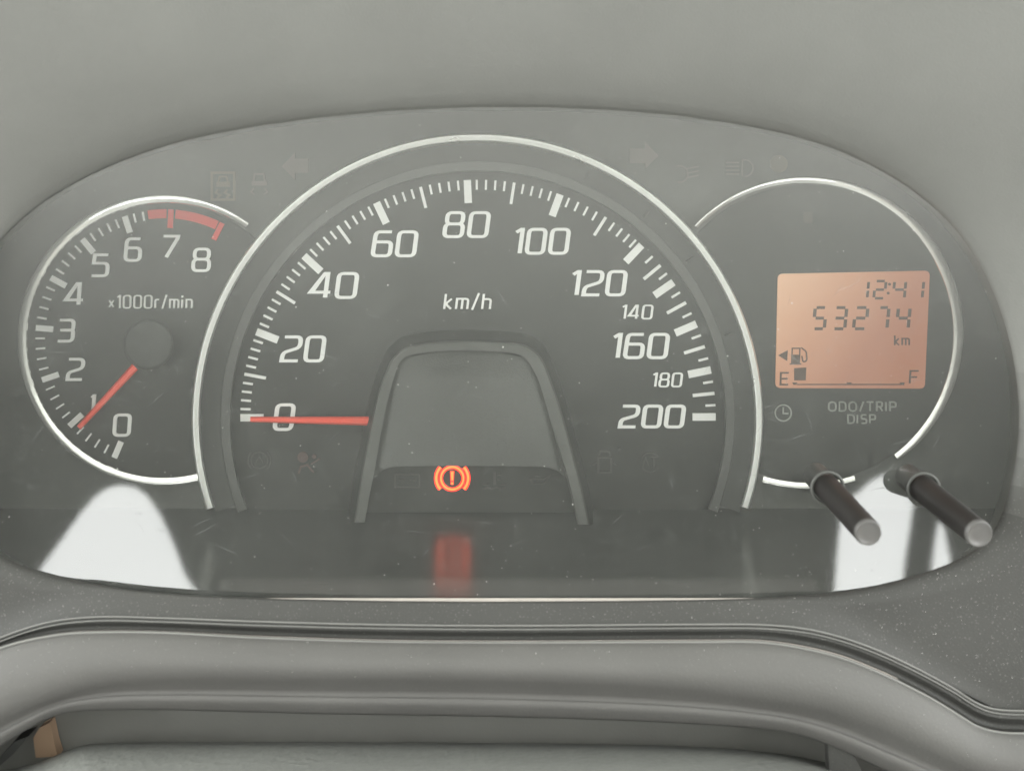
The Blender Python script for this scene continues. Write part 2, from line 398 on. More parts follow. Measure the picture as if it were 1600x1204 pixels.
OV = [(-72, 600), (-66, 500), (-40, 430), (0, 372), (60, 318), (140, 272), (220, 240), (300, 217), (400, 198), (500, 184), (620, 173), (740, 168), (850, 168), (950, 172), (1050, 180), (1150, 194), (1230, 210), (1300, 231), (1370, 262), (1430, 298), (1490, 352), (1530, 408), (1562, 478), (1582, 548), (1592, 620), (1592, 680), (1583, 745), (1565, 808), (1543, 850), (1500, 874), (1440, 896), (1370, 915), (1300, 926), (1200, 933), (1100, 936), (950, 938), (750, 939), (600, 938), (450, 935), (300, 929), (200, 920), (130, 908), (60, 892), (0, 872), (-45, 820), (-65, 720)]
OC = (760, 560)
def polar(tab, ang):
    """radius of closed pixel curve tab as seen from OC in direction ang"""
    dx, dy = math.cos(ang), -math.sin(ang); best = None; n = len(tab)
    for i in range(n):
        ax, ay = tab[i][0] - OC[0], tab[i][1] - OC[1]; bx, by = tab[(i + 1) % n][0] - OC[0], tab[(i + 1) % n][1] - OC[1]
        ex, ey = bx - ax, by - ay; den = dx * ey - dy * ex
        if abs(den) < 1e-9: continue
        t = (ax * ey - ay * ex) / den; u = (ax * dy - ay * dx) / den
        if t > 0 and -1e-6 <= u <= 1 + 1e-6: best = t if best is None else min(best, t)
    return best
NA = 240
ANG = [2 * math.pi * i / NA for i in range(NA)]
ovr = [polar(OV, a) for a in ANG]
for _ in range(2): ovr = [(ovr[i - 1] + 2 * ovr[i] + ovr[(i + 1) % NA]) / 4 for i in range(NA)]
def ovp(i, k=1.0, add=0): r = ovr[i] * k + add; return (OC[0] + r * math.cos(ANG[i]), OC[1] - r * math.sin(ANG[i]))

# face plate (mask) at y = +0.001, with its own printed face
mb = MB(); mb.poly([(-140, 250), (800, 60), (1700, 250), (1700, 900), (1560, 900), (1560, 797), (40, 797), (40, 900), (-140, 900)], .0012, .004)
mb.build('face_plate', 'face', cl)
# floor shelf in front of the dials
def FY(t): return at(0, 795, 0).z * (1 - t) + lens(0, 937).z * t
fl = MB(); nx = 24
v = []
for j in range(9):
    t = j / 8; y = -.0 * (1 - t) + (lens(0, 937).y + .0005) * t
    z = FY(t) - .0015 * math.sin(t * math.pi)
    for i in range(nx + 1):
        x = -.22 + .44 * i / nx; v.append(Vector((x, y + .001, z)))
f = [(j * (nx + 1) + i, j * (nx + 1) + i + 1, (j + 1) * (nx + 1) + i + 1, (j + 1) * (nx + 1) + i) for j in range(8) for i in range(nx)]
obj('floor_shelf', v, f, 'floor', cl, smooth=True)
# inner housing wall that joins the face plate to the clear cover
v = []; f = []
for i in range(NA):
    p = lens(*ovp(i), .0); q = at(*ovp(i, .985), .002)
    mid = (p + q) / 2
    v += [p, mid, q]
for i in range(NA):
    j = (i + 1) % NA
    if ovp(i)[1] > 840 and 20 < ovp(i)[0] < 1500: continue
    f += [(3 * i, 3 * j, 3 * j + 1, 3 * i + 1), (3 * i + 1, 3 * j + 1, 3 * j + 2, 3 * i + 2)]
obj('housing_wall', v, f, 'face', cl, smooth=True)

def revolve(name, cx, cy, prof, a0, a1, n, mat, parent, smooth=True, close=False, label=None, taper=None, cap=True):
    v = []; m = len(prof)
    for i in range(n + 1):
        a = R(a0 + (a1 - a0) * i / n); k = taper(a0 + (a1 - a0) * i / n) if taper else 1
        r0 = prof[0][0]
        for r, y in prof:
            rr = r0 + (r - r0) * k
            v.append(at(cx + rr * math.cos(a), cy - rr * math.sin(a), y))
    mm = m if close else m - 1
    f = [(i * m + j, i * m + (j + 1) % m, (i + 1) * m + (j + 1) % m, (i + 1) * m + j) for i in range(n) for j in range(mm)]
    if close and cap: f += [tuple(range(m)), tuple(n * m + j for j in range(m))]
    return obj(name, v, f, mat, parent, smooth, label)

# ---- speedometer
CX, CY = 747, 652
sp = MB(); sp.v = []; pts = arc(CX, CY, 392, -22, 202, 90)
pts = [(x, min(y, 796)) for x, y in pts]
sp.poly(pts, 0.0, .0011); spd = sp.build('speedometer_dial', 'dial', cl)
def edge_split(o, ang=35):
    m = o.modifiers.new('split', 'EDGE_SPLIT'); m.split_angle = R(ang)
o = revolve('chrome_ring', 746, 655, [(446, .001), (446.4, -.0106), (445.7, -.0115), (444.2, -.0120), (442, -.0120), (436, -.0116), (433.8, -.0108), (433, -.0095), (433, .001)], -18.2, 198.4, 150, 'chrome2', cl, close=True, label='large bright chrome ring round the speedometer')
edge_split(o, 40)
o = revolve('dial_cone', 746, 655, [(434, -.0085), (420, -.0074), (403, -.0056), (401, -.0056)], -19.5, 199.5, 130, 'cone', cl)
o = revolve('inner_rim', 746.5, 654, [(402, -.0052), (401, -.0060), (388, -.0058), (386.5, -.0052), (386, .0005)], -21.3, 201.3, 130, 'band', cl)
edge_split(o, 40)
# notches on the cone
for a in (66, 50.5, 37, 18.7):
    x, y = 746 + 423 * math.cos(R(a)), 655 - 423 * math.sin(R(a)); x2, y2 = 746 + 409 * math.cos(R(a - .1)), 655 - 409 * math.sin(R(a - .1))
    mb = MB(); mb.stroke([(x, y), (x2, y2)], 3, 3, -.0079, -.006); mb.build('notch', 'archside', cl)

def tick_mesh(name, L, W, mat='white', th=.0005):
    l, wd = L * S, W * S / 2
    vs = [(0, -th, -wd), (0, -th, wd), (-l, -th, wd), (-l, -th, -wd), (0, .0004, -wd), (0, .0004, wd), (-l, .0004, wd), (-l, .0004, -wd)]
    fs = [(0, 1, 2, 3), (0, 4, 5, 1), (1, 5, 6, 2), (2, 6, 7, 3), (3, 7, 4, 0)]
    return mesh(name, vs, fs, mat, origin=False)[0]
A_TAB = [(0, 180), (20, 158.8), (40, 137.1), (60, 115.3), (80, 92.6), (100, 69.8), (120, 46.5), (140, 34.7), (160, 23.2), (180, 11.6), (200, 0.2)]
tM, tm, ts = tick_mesh('tick_major', 36, 11.5), tick_mesh('tick_mid', 34, 4.6), tick_mesh('tick_minor', 15.5, 3.3)
tmR, tsR = tick_mesh('tick_mid_right', 34, 5), tick_mesh('tick_minor_right', 15.5, 3.5)
kms = [k for k in range(0, 120, 2)] + [k for k in range(120, 201, 5)]
for k in kms:
    a = interp(A_TAB, k); me = tM if k % 20 == 0 else ((tm if k < 120 else tmR) if k % 10 == 0 else (ts if k < 120 else tsR))
    p = at(CX + 371 * math.cos(R(a)), CY - 371 * math.sin(R(a)), 0)
    inst('tick', me, p, -R(a), spd)
for t, x0, x1, yt, yb in [('0', 425, 463, 630, 673), ('20', 436, 511, 524, 566), ('40', 481, 562, 425, 467), ('60', 578, 655, 360, 402), ('80', 690, 768, 330, 372), ('100', 799, 893, 356, 398), ('120', 888, 982, 422, 463), ('160', 952, 1048, 520, 561), ('200', 965, 1073, 632, 669)]:
    lettering('numeral', t, x0, x1, yt, yb, 6.8, 4.6, 'white', spd, slant=.13, gap=.15)
for t, x0, x1, yt, yb in [('140', 969, 1022, 476, 499), ('180', 1017, 1068, 582, 605)]:
    lettering('numeral', t, x0, x1, yt, yb, 3.6, 2.4, 'white', spd, slant=.13, gap=.2)
lettering('unit_lettering', 'km/h', 692, 770, 458, 484, 3.6, 2.8, 'white', spd, slant=.12, gap=.30)
def needle(name, x0, y0, x1, y1, w0, w1, yd, parent, label):
    """hub end (x0,y0) to tip (x1,y1): a ridged bar"""
    dx, dy = x1 - x0, y1 - y0; m = math.hypot(dx, dy); nx_, ny_ = -dy / m, dx / m
    v = []
    for (x, y, wd) in ((x0, y0, w0), (x1, y1, w1)):
        for s, dd in ((-1, 0), (-.55, -.0012), (.55, -.0012), (1, 0), (1, .0012), (-1, .0012)):
            v.append(at(x + nx_ * wd / 2 * s, y + ny_ * wd / 2 * s, yd + dd))
    f = [(i, (i + 1) % 6, 6 + (i + 1) % 6, 6 + i) for i in range(6)] + [tuple(range(6)), tuple(range(6, 12))]
    return obj(name, v, f, 'needle', parent, label=label)
needle('needle', 577, 657.5, 391, 655, 14, 8.5, -.0050, spd, 'red speedometer needle resting on 0')

# ---- central arch with the hub cover and the lamp recess
ao = [(553, 816), (560, 770), (567, 727), (577, 676), (588, 625), (596, 598), (605, 576), (611, 563), (620, 553), (630, 545), (643, 540), (675, 534.5), (705, 532.5), (739, 532), (770, 533), (797, 535), (812, 537), (823, 540), (835, 547), (844, 556), (852, 570), (858, 585), (868, 613), (878, 643), (889, 683), (899, 721), (910, 765), (921, 819)]
ai = [(570, 816), (577, 775), (585, 736), (593, 690), (602, 643), (609, 612), (617, 585), (621, 573), (626, 564), (633, 558), (643, 554), (672, 549.5), (705, 547.5), (739, 547), (770, 548.5), (797, 551), (808, 553), (817, 557), (824, 563), (829, 570), (835, 581), (841, 593), (850, 621), (858, 649), (866, 678), (873, 707), (884, 742), (903, 819)]
def dense(ps, k=3):
    out = []; n = len(ps)
    for i in range(n - 1):
        p0, p1, p2, p3 = ps[max(i - 1, 0)], ps[i], ps[i + 1], ps[min(i + 2, n - 1)]
        for j in range(k):
            t = j / k
            out.append(tuple(.5 * ((2 * p1[c]) + (-p0[c] + p2[c]) * t + (2 * p0[c] - 5 * p1[c] + 4 * p2[c] - p3[c]) * t * t + (-p0[c] + 3 * p1[c] - 3 * p2[c] + p3[c]) * t ** 3) for c in (0, 1)))
    return out + [ps[-1]]
ao, ai = dense(ao), dense(ai)
def sheet(rows, name, mat, parent, smooth=True, label=None, kind=None, wrap=False):
    m = len(rows); n = len(rows[0]); v = [p for r in rows for p in r]
    f = [(j * n + i, j * n + (i + 1) % n, (j + 1) * n + (i + 1) % n, (j + 1) * n + i) for j in range(m - 1) for i in range(n if wrap else n - 1)]
    return obj(name, v, f, mat, parent, smooth, label, kind)
def outset(ps, c, k): return [(c[0] + (x - c[0]) * k[0], c[1] + (y - c[1]) * k[1]) for x, y in ps]
def lerp(a, b, t): return a + (b - a) * t
def ady(y): return lerp(-.0085, -.021, max(0, min(1, (y - 532) / 287)))      # arch stands prouder towards its feet
sh = outset(ao, (739, 860), (1.055, 1.055))
sheet([[at(x, y, .0005) for x, y in sh], [at(x, y, ady(y) * .55) for x, y in outset(ao, (739, 860), (1.02, 1.022))], [at(x, y, ady(y) + .0008) for x, y in ao]], 'arch_skirt', 'archside', cl)
o = sheet([[at(x, y, ady(y) + .0012) for x, y in ao], [at(x + (u - x) * .12, y + (w_ - y) * .12, ady(y) - .0004) for (x, y), (u, w_) in zip(ao, ai)],
       [at(x + (u - x) * .85, y + (w_ - y) * .85, ady(y) - .0001) for (x, y), (u, w_) in zip(ao, ai)], [at(u, w_, ady(w_) + .0004) for u, w_ in ai], [at(u, w_, ady(w_) + .006) for u, w_ in ai]], 'arch_rim', 'arch', cl, label='raised grey arch-shaped rim round the hub cover')
edge_split(o, 50)
# hub cover: curved tongue; its lower edge at about py 727
def ledge(x):   # lower edge of the hub cover
    return interp([(575, 775), (584, 752), (592, 738), (604, 731), (620, 728.5), (740, 727.5), (850, 729), (866, 733), (878, 741), (888, 757), (896, 790)], x)
nU, nV = 48, 22
rows = []
def inner_x(side, y):
    ps = ai[:len(ai) // 2 + 1] if side < 0 else ai[len(ai) // 2:][::-1]
    for (a, b), (c, d) in zip(ps, ps[1:]):
        if (b - y) * (d - y) <= 0 and b != d: return a + (c - a) * (y - b) / (d - b)
    return ps[-1][0]
for j in range(nV + 1):
    t = j / nV; row = []
    for i in range(nU + 1):
        u = i / nU
        # top boundary point at fraction u along the inner arch's top; bottom on the ledge
        yb_ = lerp(548.5, 748, t)
        xl, xr = inner_x(-1, max(yb_, 548.5)), inner_x(1, max(yb_, 548.5))
        x = lerp(xl, xr, u)
        y = yb_ if t < .75 else yb_
        lim = ledge(x)
        y = min(y, lim)
        dy_ = ady(y) + .0030 - .0028 * math.sin(math.pi * u) ** .6 * min(1, t * 5)
        row.append(at(x, y, dy_))
    rows.append(row)
rows.append([Vector((p.x, p.y + .012, p.z)) for p in rows[-1]])
o = sheet(rows, 'hub_cover', 'panel', cl, label='grained dark hub cover inside the arch'); edge_split(o, 50)
mb = MB(); mb.poly([(560, 800), (583, 720), (600, 700), (870, 700), (893, 720), (915, 800)], -.0040, .0); rec = mb.build('lamp_recess', 'recess', cl)

# brake lamp
YL = -.0047
def lamp(mat, name, ex, yd):
    mb = MB(); cx, cy = 706.5, 747
    mb.stroke(arc(cx, cy, 17.6, 0, 360, 40)[:-1], 2.6 + ex, 2.6 + ex, yd, yd + .0004, True)
    for s in (0, 180):
        mb.stroke(arc(cx, cy, 25, s - 42, s + 42, 14), 3.4 + ex, 3.4 + ex, yd, yd + .0004)
    g = ex * .3; mb.poly([(cx - 2.2 - g, cy - 10 - g), (cx + 2.2 + g, cy - 10 - g), (cx + 1.3 + g, cy + 3.4 + g), (cx - 1.3 - g, cy + 3.4 + g)], yd, yd + .0004)
    mb.stroke([(cx, cy + 6.6), (cx, cy + 9.6)], 3 + ex * .5, 3 + ex, yd, yd + .0004)
    return mb
lp_ = lamp('orange', 'w', 0, YL).build('brake_warning_light', 'orange', cl, label='lit orange brake warning lamp, exclamation mark in a circle with side brackets')
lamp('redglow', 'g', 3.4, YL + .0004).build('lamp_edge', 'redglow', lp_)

# unlit tell-tales ----------------------------------------------------------
def icon(name, fn, mat, yd=.0008, label=None):
    mb = MB(); fn(mb, yd); return mb.build(name, mat, cl, label=label)
icon('turn_arrow', lambda m, y: m.poly([(440, 260), (461, 238), (461, 248), (482, 248), (482, 270), (461, 270), (461, 281)], y, .0014), 'greyoff', label='unlit left turn signal arrow')
icon('turn_arrow', lambda m, y: m.poly([(1029, 243), (1008, 222), (1008, 232), (984, 232), (984, 255), (1008, 255), (1008, 264)], y, .0014), 'greyoff', label='unlit right turn signal arrow')
def skid(m, y):
    m.stroke([(331, 270), (366, 270), (366, 312), (331, 312)], 4, 4, y, .0014, True)
    m.stroke([(341, 284), (343, 276), (354, 276), (356, 284)], 3, 3, y, .0014); m.poly([(338, 284), (359, 284), (359, 292), (338, 292)], y, .0014)
    m.stroke([(341, 296), (337, 301), (344, 305), (339, 309)], 3, 3, y, .0014); m.stroke([(355, 296), (351, 301), (358, 305), (353, 309)], 3, 3, y, .0014)
icon('warning_symbol', skid, 'amberoff', label='unlit square skidding-car symbol')
def car2(m, y):
    m.stroke([(396, 284), (398, 272), (412, 272), (414, 284)], 3, 3, y, .0014); m.poly([(393, 283), (417, 283), (417, 290), (393, 290)], y, .0014)
    m.stroke([(397, 294), (392, 300), (398, 304)], 2, 2, y, .0014); m.stroke([(413, 294), (418, 300), (412, 304)], 2, 2, y, .0014)
icon('warning_symbol', car2, 'greyoff')
def fog(m, y):
    m.stroke(arc(1062, 272, 13, 250, 470, 14), 2, 2, y, .0014)
    for k in range(3): m.stroke([(1068 + 4, 264 + 7 * k), (1092, 260 + 7 * k)], 2, 2, y, .0014)
icon('warning_symbol', fog, 'greyoff')
def beam(m, y):
    m.stroke(arc(1164, 263, 13, -90, 90, 12) + [(1160, 250), (1160, 276)], 2, 2, y, .0014)
    for k in range(4): m.stroke([(1134, 254 + 6 * k), (1155, 254 + 6 * k)], 2, 2, y, .0014)
icon('warning_symbol', beam, 'greyoff')
icon('warning_symbol', lambda m, y: m.poly(arc(1217, 256, 14, 0, 360, 24)[:-1], y, .0014), 'amberoff', label='unlit round amber tell-tale')
def pump(x, y0, k):
    def fn(m, y):
        q = lambda a, b: (x + a * k, y0 + b * k)
        m.stroke([q(1, 0), q(13, 0), q(13, 25), q(1, 25)], 2 * k, 2 * k, y, .0014, True); m.poly([q(1, 11), q(13, 11), q(13, 25), q(1, 25)], y, .0014)
    return fn
M['amberdial'] = flat('unlit_amber_dial', (.066, .062, .052)); icon('warning_symbol', pump(1254, 318, 1.2), 'amberdial', label='unlit fuel warning symbol')
icon('warning_symbol', lambda m, y: [m.stroke(arc(405, 719, 13, 0, 360, 24)[:-1], 2, 2, y, .0002, True), m.stroke(arc(405, 719, 18, 130, 230, 12), 2, 2, y, .0002), m.stroke(arc(405, 719, 18, -50, 50, 12), 2, 2, y, .0002), m.stroke([(399, 723), (405, 713), (411, 723)], 2, 2, y, .0002)], 'greydial', yd=-.0003)
icon('warning_symbol', lambda m, y: [m.poly(arc(473, 714, 8.5, 0, 360, 18)[:-1], y, .0002), m.stroke([(466, 740), (470, 729), (480, 726), (490, 738)], 3, 3, y, .0002), m.poly(arc(491, 713, 3.5, 0, 360, 10)[:-1], y, .0002), m.stroke([(486, 725), (500, 716)], 2, 2, y, .0002)], 'redoff', yd=-.0003, label='unlit reddish airbag symbol')
def doorcar(m, y):
    m.stroke([(936, 712), (938, 705), (952, 705), (954, 712)], 3, 3, y, .0002); m.stroke([(935, 715), (955, 715), (955, 738), (935, 738)], 3, 3, y, .0002, True)
    m.stroke([(933, 722), (926, 727)], 2.5, 2.5, y, .0002); m.stroke([(957, 722), (964, 727)], 2.5, 2.5, y, .0002); m.poly(arc(968, 702, 3, 0, 360, 10)[:-1], y, .0002)
icon('warning_symbol', doorcar, 'greydial', yd=-.0003, label='unlit open-door car symbol')
def atoil(m, y):
    m.stroke(arc(1016, 722, 15, 30, 150, 10), 2, 2, y, .0002); m.stroke(arc(1016, 722, 15, 210, 330, 10), 2, 2, y, .0002)
    m.stroke([(1004, 729), (1009, 714), (1014, 729)], 2, 2, y, .0002); m.stroke([(1017, 714), (1028, 714)], 2, 2, y, .0002); m.stroke([(1022, 714), (1022, 729)], 2, 2, y, .0002)
icon('warning_symbol', atoil, 'greydial', yd=-.0003)
M['recessoff'] = flat('unlit_recess', (.062, .061, .056))
def ric(name, fn): 
    mb = MB(); fn(mb, -.0044); mb.build(name, 'recessoff', rec)
ric('battery_symbol', lambda m, y: [m.stroke([(617, 741), (655, 741), (655, 761), (617, 761)], 2, 2, y, -.0038, True), m.stroke([(624, 750), (631, 750)], 2, 2, y, -.0038), m.stroke([(641, 750), (649, 750)], 2, 2, y, -.0038)])
ric('coolant_symbol', lambda m, y: [m.stroke([(773, 738), (773, 757)], 4, 4, y, -.0038), m.stroke([(777, 742), (783, 742)], 2, 2, y, -.0038), m.stroke([(777, 749), (783, 749)], 2, 2, y, -.0038), m.stroke([(755, 764), (762, 761), (769, 764), (776, 761), (783, 764), (790, 761)], 2, 2, y, -.0038), m.stroke([(755, 757), (764, 757)], 2, 2, y, -.0038), m.stroke([(782, 757), (791, 757)], 2, 2, y, -.0038)])
ric('oil_symbol', lambda m, y: [m.stroke([(828, 748), (850, 748), (862, 741), (850, 756), (832, 756)], 2, 2, y, -.0038, True), m.stroke([(836, 744), (844, 744)], 2, 2, y, -.0038)])

# ---- tachometer
TX, TY = 257, 529
mb = MB(); mb.poly(arc(254, 531, 214, 0, 360, 80)[:-1], .0005, .0011); tac = mb.build('tachometer_dial', 'dial', cl)
def ttap(a):    # a in degrees: broad at the left, narrow near the upper right end
    return interp([(40, .62), (60, .70), (95, 1.0), (130, 1.12), (180, 1.12), (230, 1.0), (260, .95), (290, .9)], a)
TP = [(227.5, .001), (227.4, -.0071), (226.7, -.0078), (225.2, -.0082), (223.2, -.0082), (219, -.0080), (214.8, -.0077), (213.6, -.0072), (213, -.0062), (213, .001)]
o = revolve('chrome_ring', 254, 531, TP, 53.5, 284.5, 130, 'chrome', cl, close=True, taper=ttap, label='chrome ring round the rev counter at the left'); edge_split(o, 40)
T_TAB = [(0, -112.6 + 360), (1, 222.3), (2, 199), (3, 175.2), (4, 151.6), (5, 128.2), (6, 109.5), (7, 87.0), (8, 63.2)]
T_TAB = [(0, 247.2), (1, 222.6), (2, 198.6), (3, 175.1), (4, 151.7), (5, 129.4), (6, 107.9), (7, 87.0), (8, 63.4)]
uM, uR, us = tick_mesh('rev_tick_major', 27, 9), tick_mesh('rev_tick_red', 29, 8, 'red'), tick_mesh('rev_tick_minor', 14.5, 2.6)
for k5 in range(0, 41):
    k = k5 / 5; a = interp(T_TAB, k)
    if k > 6.5 and k5 % 5: continue
    me = us if k5 % 5 else (uR if k >= 7 else uM)
    rr = 201 if k < 7 else 202
    inst('tick', me, at(TX + rr * math.cos(R(a)), TY - rr * math.sin(R(a)), .0005 if k < 7 else .0003), -R(a), tac)
def redarc(a0, a1):
    mb = MB(); o_, i_ = arc(TX, TY, 202, a0, a1, 10), arc(TX, TY, 188, a0, a1, 10); mb.strip(o_, i_, 0, .0008); mb.build('red_zone', 'red', tac)
redarc(97.6, 89.2); redarc(85.0, 65.2)
for t, x0, x1, yt, yb in [('0', 175, 206, 646, 682), ('1', 139, 150, 616, 646), ('2', 102, 133, 559, 595), ('3', 87, 118, 498, 535), ('4', 99, 133, 441, 478), ('5', 140, 172, 396, 433), ('6', 192, 223, 371, 409), ('7', 250, 281, 367, 404), ('8', 298, 331, 387, 425)]:
    lettering('numeral', t, x0, x1, yt, yb, 5.6, 4.2, 'white', tac, slant=.07, rad=.2, z0=.0000, z1=.0008)
lettering('unit_lettering', 'x1000r/min', 169, 301, 461, 482, 2.2, 1.9, 'white', tac, slant=.03, gap=.34, z0=.0000, z1=.0008)
# hub cap
v = []; f = []; n = 40
prof = [(39, .0004), (39, -.0046), (37.5, -.0056), (34, -.0060), (0.01, -.0062)]
o = revolve('needle_hub', 232, 538, prof, 0, 360, 40, 'cone', tac)
needle('needle', 211, 573, 123, 668, 12.5, 8.5, -.0036, tac, 'red rev counter needle pointing just below 1')

# ---- right gauge: display
DC = (1262, 520)
mb = MB(); mb.poly(arc(1262, 520, 232, 0, 360, 80)[:-1], .0008, .0011); dsp = mb.build('display_dial', 'dial', cl)
def rtap(a): return interp([(-75, .75), (-60, .85), (-30, 1.15), (0, 1.3), (30, 1.25), (60, 1.0), (90, .85), (120, .6), (140, .5)], a)
RP = [(244.5, .001), (244.4, -.0071), (243.7, -.0078), (242.2, -.0082), (240.2, -.0082), (236, -.0080), (232.2, -.0077), (231.2, -.0072), (230.8, -.0062), (230.8, .001)]
o = revolve('chrome_ring', 1262, 520, RP, 136.5, -54.5, 120, 'chrome', cl, close=True, taper=rtap, label='slim chrome ring round the display at the right'); edge_split(o, 40)
o = revolve('chrome_ring', 1262, 520, RP, -72, -107, 26, 'chrome', cl, close=True, taper=lambda a: .85, label='short chrome ring piece below the display'); edge_split(o, 40)
mb = MB(); mb.poly(rnd([(1216, 428), (1453, 423), (1445, 607), (1212, 606)], 8, True), 0.0, .0009); lcd = mb.build('display_screen', 'lcd', cl, label='amber backlit display with clock, odometer and fuel bar')
YS = -.0002
SEG = {'a': ((0, 1), (1, 1)), 'b': ((1, 1), (1, .5)), 'c': ((1, .5), (1, 0)), 'd': ((0, 0), (1, 0)), 'e': ((0, .5), (0, 0)), 'f': ((0, 1), (0, .5)), 'g': ((0, .5), (1, .5))}
DG = {'1': 'bc', '2': 'abged', '3': 'abgcd', '4': 'fgbc', '5': 'afgcd', '7': 'abc'}
def seven(ch, x0, x1, yt, yb, w_):
    mb = MB(); sl = .10; H = yb - yt
    for s in DG[ch]:
        (a, b), (c, d) = SEG[s]; gx = .13; gy = .07
        if s in 'adg': a, c = a + gx, c - gx
        else: b, d = b - gy * .8, d + gy * .8
        if ch == '1': a = c = 1
        X0, X1 = x0 + w_ / 2, x1 - w_ / 2 - sl * H
        P_ = [(lerp(X0, X1, a), yb - w_ / 2 - b * (H - w_)), (lerp(X0, X1, c), yb - w_ / 2 - d * (H - w_))]
        mb.stroke(P_, w_, w_ * .9, YS, .0004, False, sl, yb)
    mb.build('lcd_digit', 'lcdink', lcd)
for ch, a, b in (('1', 1338, 1360), ('2', 1363, 1387), ('4', 1393, 1418), ('1', 1424, 1446)): seven(ch, a, b, 437, 468, 4.2)
for ch, a, b in (('5', 1268, 1294), ('3', 1299, 1326), ('2', 1331, 1359), ('7', 1368, 1392), ('4', 1398, 1425)): seven(ch, a, b, 478, 516, 5.0)
mb = MB(); mb.poly(arc(1390, 444, 2.3, 0, 360, 8)[:-1], YS, .0004); mb.poly(arc(1388, 458, 2.3, 0, 360, 8)[:-1], YS, .0004); mb.build('lcd_colon', 'lcdink', lcd)
lettering('lcd_lettering', 'km', 1397, 1422, 523, 540, 2.4, 2, 'lcdink', lcd, z0=YS, z1=.0004)
lettering('lcd_lettering', 'E', 1218, 1234, 581, 602, 3, 2.6, 'lcdink', lcd, z0=YS, z1=.0004, slant=.04)
lettering('lcd_lettering', 'F', 1420, 1437, 578, 600, 3, 2.6, 'lcdink', lcd, z0=YS, z1=.0004, slant=.06)
mb = MB(); mb.poly([(1216, 555), (1231, 547), (1230, 564)], YS, .0004); mb.build('lcd_arrow', 'lcdink', lcd)
mb = MB(); mb.stroke([(1238, 544), (1250, 544), (1249, 567), (1237, 567)], 2, 2, YS, .0004, True); mb.poly([(1238, 554), (1250, 554), (1249, 568), (1237, 568)], YS, .0004)
mb.stroke([(1234, 568.5), (1252, 568.5)], 2, 2, YS, .0004); mb.stroke(rnd([(1252, 543), (1260, 549), (1261, 563), (1255, 566), (1253, 556)], 3), 2.2, 2.2, YS, .0004); mb.build('lcd_fuel_pump', 'lcdink', lcd)
mb = MB(); mb.poly([(1241, 575), (1260, 574), (1259, 594), (1241, 594)], YS, .0004); mb.build('lcd_fuel_bar', 'lcdink', lcd)
mb = MB(); mb.stroke([(1245, 600.5), (1413, 600.5)], 2, 1.8, YS, .0004)
for x in (1242, 1327, 1410): mb.poly([(x - 4, 597.5), (x + 4, 597.5), (x + 2, 601), (x - 2, 601)], YS - .0001, .0004)
mb.build('lcd_scale', 'lcdink', lcd)
lettering('printed_lettering', 'ODO/TRIP', 1294, 1401, 627, 643, 2.3, 2.1, 'whitedim', dsp, gap=.30, z0=.0003, z1=.001)
lettering('printed_lettering', 'DISP', 1324, 1369, 647, 662, 2.3, 2.1, 'whitedim', dsp, gap=.30, z0=.0003, z1=.001)
mb = MB(); mb.stroke(arc(1224, 645, 12.6, 0, 360, 32)[:-1], 2, 2, .0003, .001, True); mb.stroke([(1224, 636), (1224, 646), (1232, 646)], 2, 2, .0003, .001); mb.build('clock_symbol', 'whitedim', dsp)

# ---- stalks
def tube(p0, p1, r0, r1, n, cap_r, name, mat, parent, tipmat, label):
    ax = (p1 - p0).normalized(); u = ax.cross(Vector((0, 0, 1))).normalized(); w_ = ax.cross(u)
    def ring(c, r): return [c + (u * math.cos(2 * math.pi * i / n) + w_ * math.sin(2 * math.pi * i / n)) * r for i in range(n)]
    rows = [ring(p0, r0), ring(lerp(p0, p1, .5), (r0 + r1) / 2), ring(p1 - ax * .0006, r1)]
    v = [q for r in rows for q in r]; f = [(j * n + i, j * n + (i + 1) % n, (j + 1) * n + (i + 1) % n, (j + 1) * n + i) for j in range(2) for i in range(n)]
    o = obj(name, v, f, mat, parent, True, label)
    rows = [ring(p1 - ax * .0006, r1), ring(p1, r1 * 1.0), ring(p1 + ax * .0005, r1 * .96), ring(p1 + ax * .0007, r1 * .88), ring(p1 + ax * .0004, r1 * .80), ring(p1 + ax * .0003, r1 * .4), ring(p1 + ax * .0003, .00001)]
    v = [q for r in rows for q in r]; f = [(j * n + i, j * n + (i + 1) % n, (j + 1) * n + (i + 1) % n, (j + 1) * n + i) for j in range(len(rows) - 1) for i in range(n)]
    obj('knob_tip', v, f, tipmat, o, True)
for bx, by, tx, ty, lab in ((1293, 762, 1356, 831, 'black push stalk under the display, nearer its centre'), (1443, 764, 1529, 833, 'black push stalk at the far right of the display')):
    p0 = lens(bx, by) + Vector((0, .012, 0)); p0 = lens(bx, by); p1 = at(tx, ty, p0.y - .030)
    ax = (p1 - p0).normalized(); tube(p0 - ax * .010, p1, .0039, .0036 if bx < 1400 else .0037, 40, 0, 'push_stalk', 'stalk', cl, 'tip', lab)
    # collar moulded into the cover
    v = []; n = 48; m = 5
    for i in range(n):
        a = 2 * math.pi * i / n
        for r, o_ in ((.0042, -.0002), (.0043, .0004), (.0047, .0005), (.0050, .0004), (.0052, 0.0)):
            e = Vector((1, 0, 0)); g = LN.cross(e)
            v.append(p0 + (e * math.cos(a) + g * math.sin(a)) * r + LN * (o_ + .0002))
    f = [(i * m + j, i * m + j + 1, ((i + 1) % n) * m + j + 1, ((i + 1) % n) * m + j) for i in range(n) for j in range(m - 1)]
    obj('stalk_collar', v, f, 'arch', cl, True)

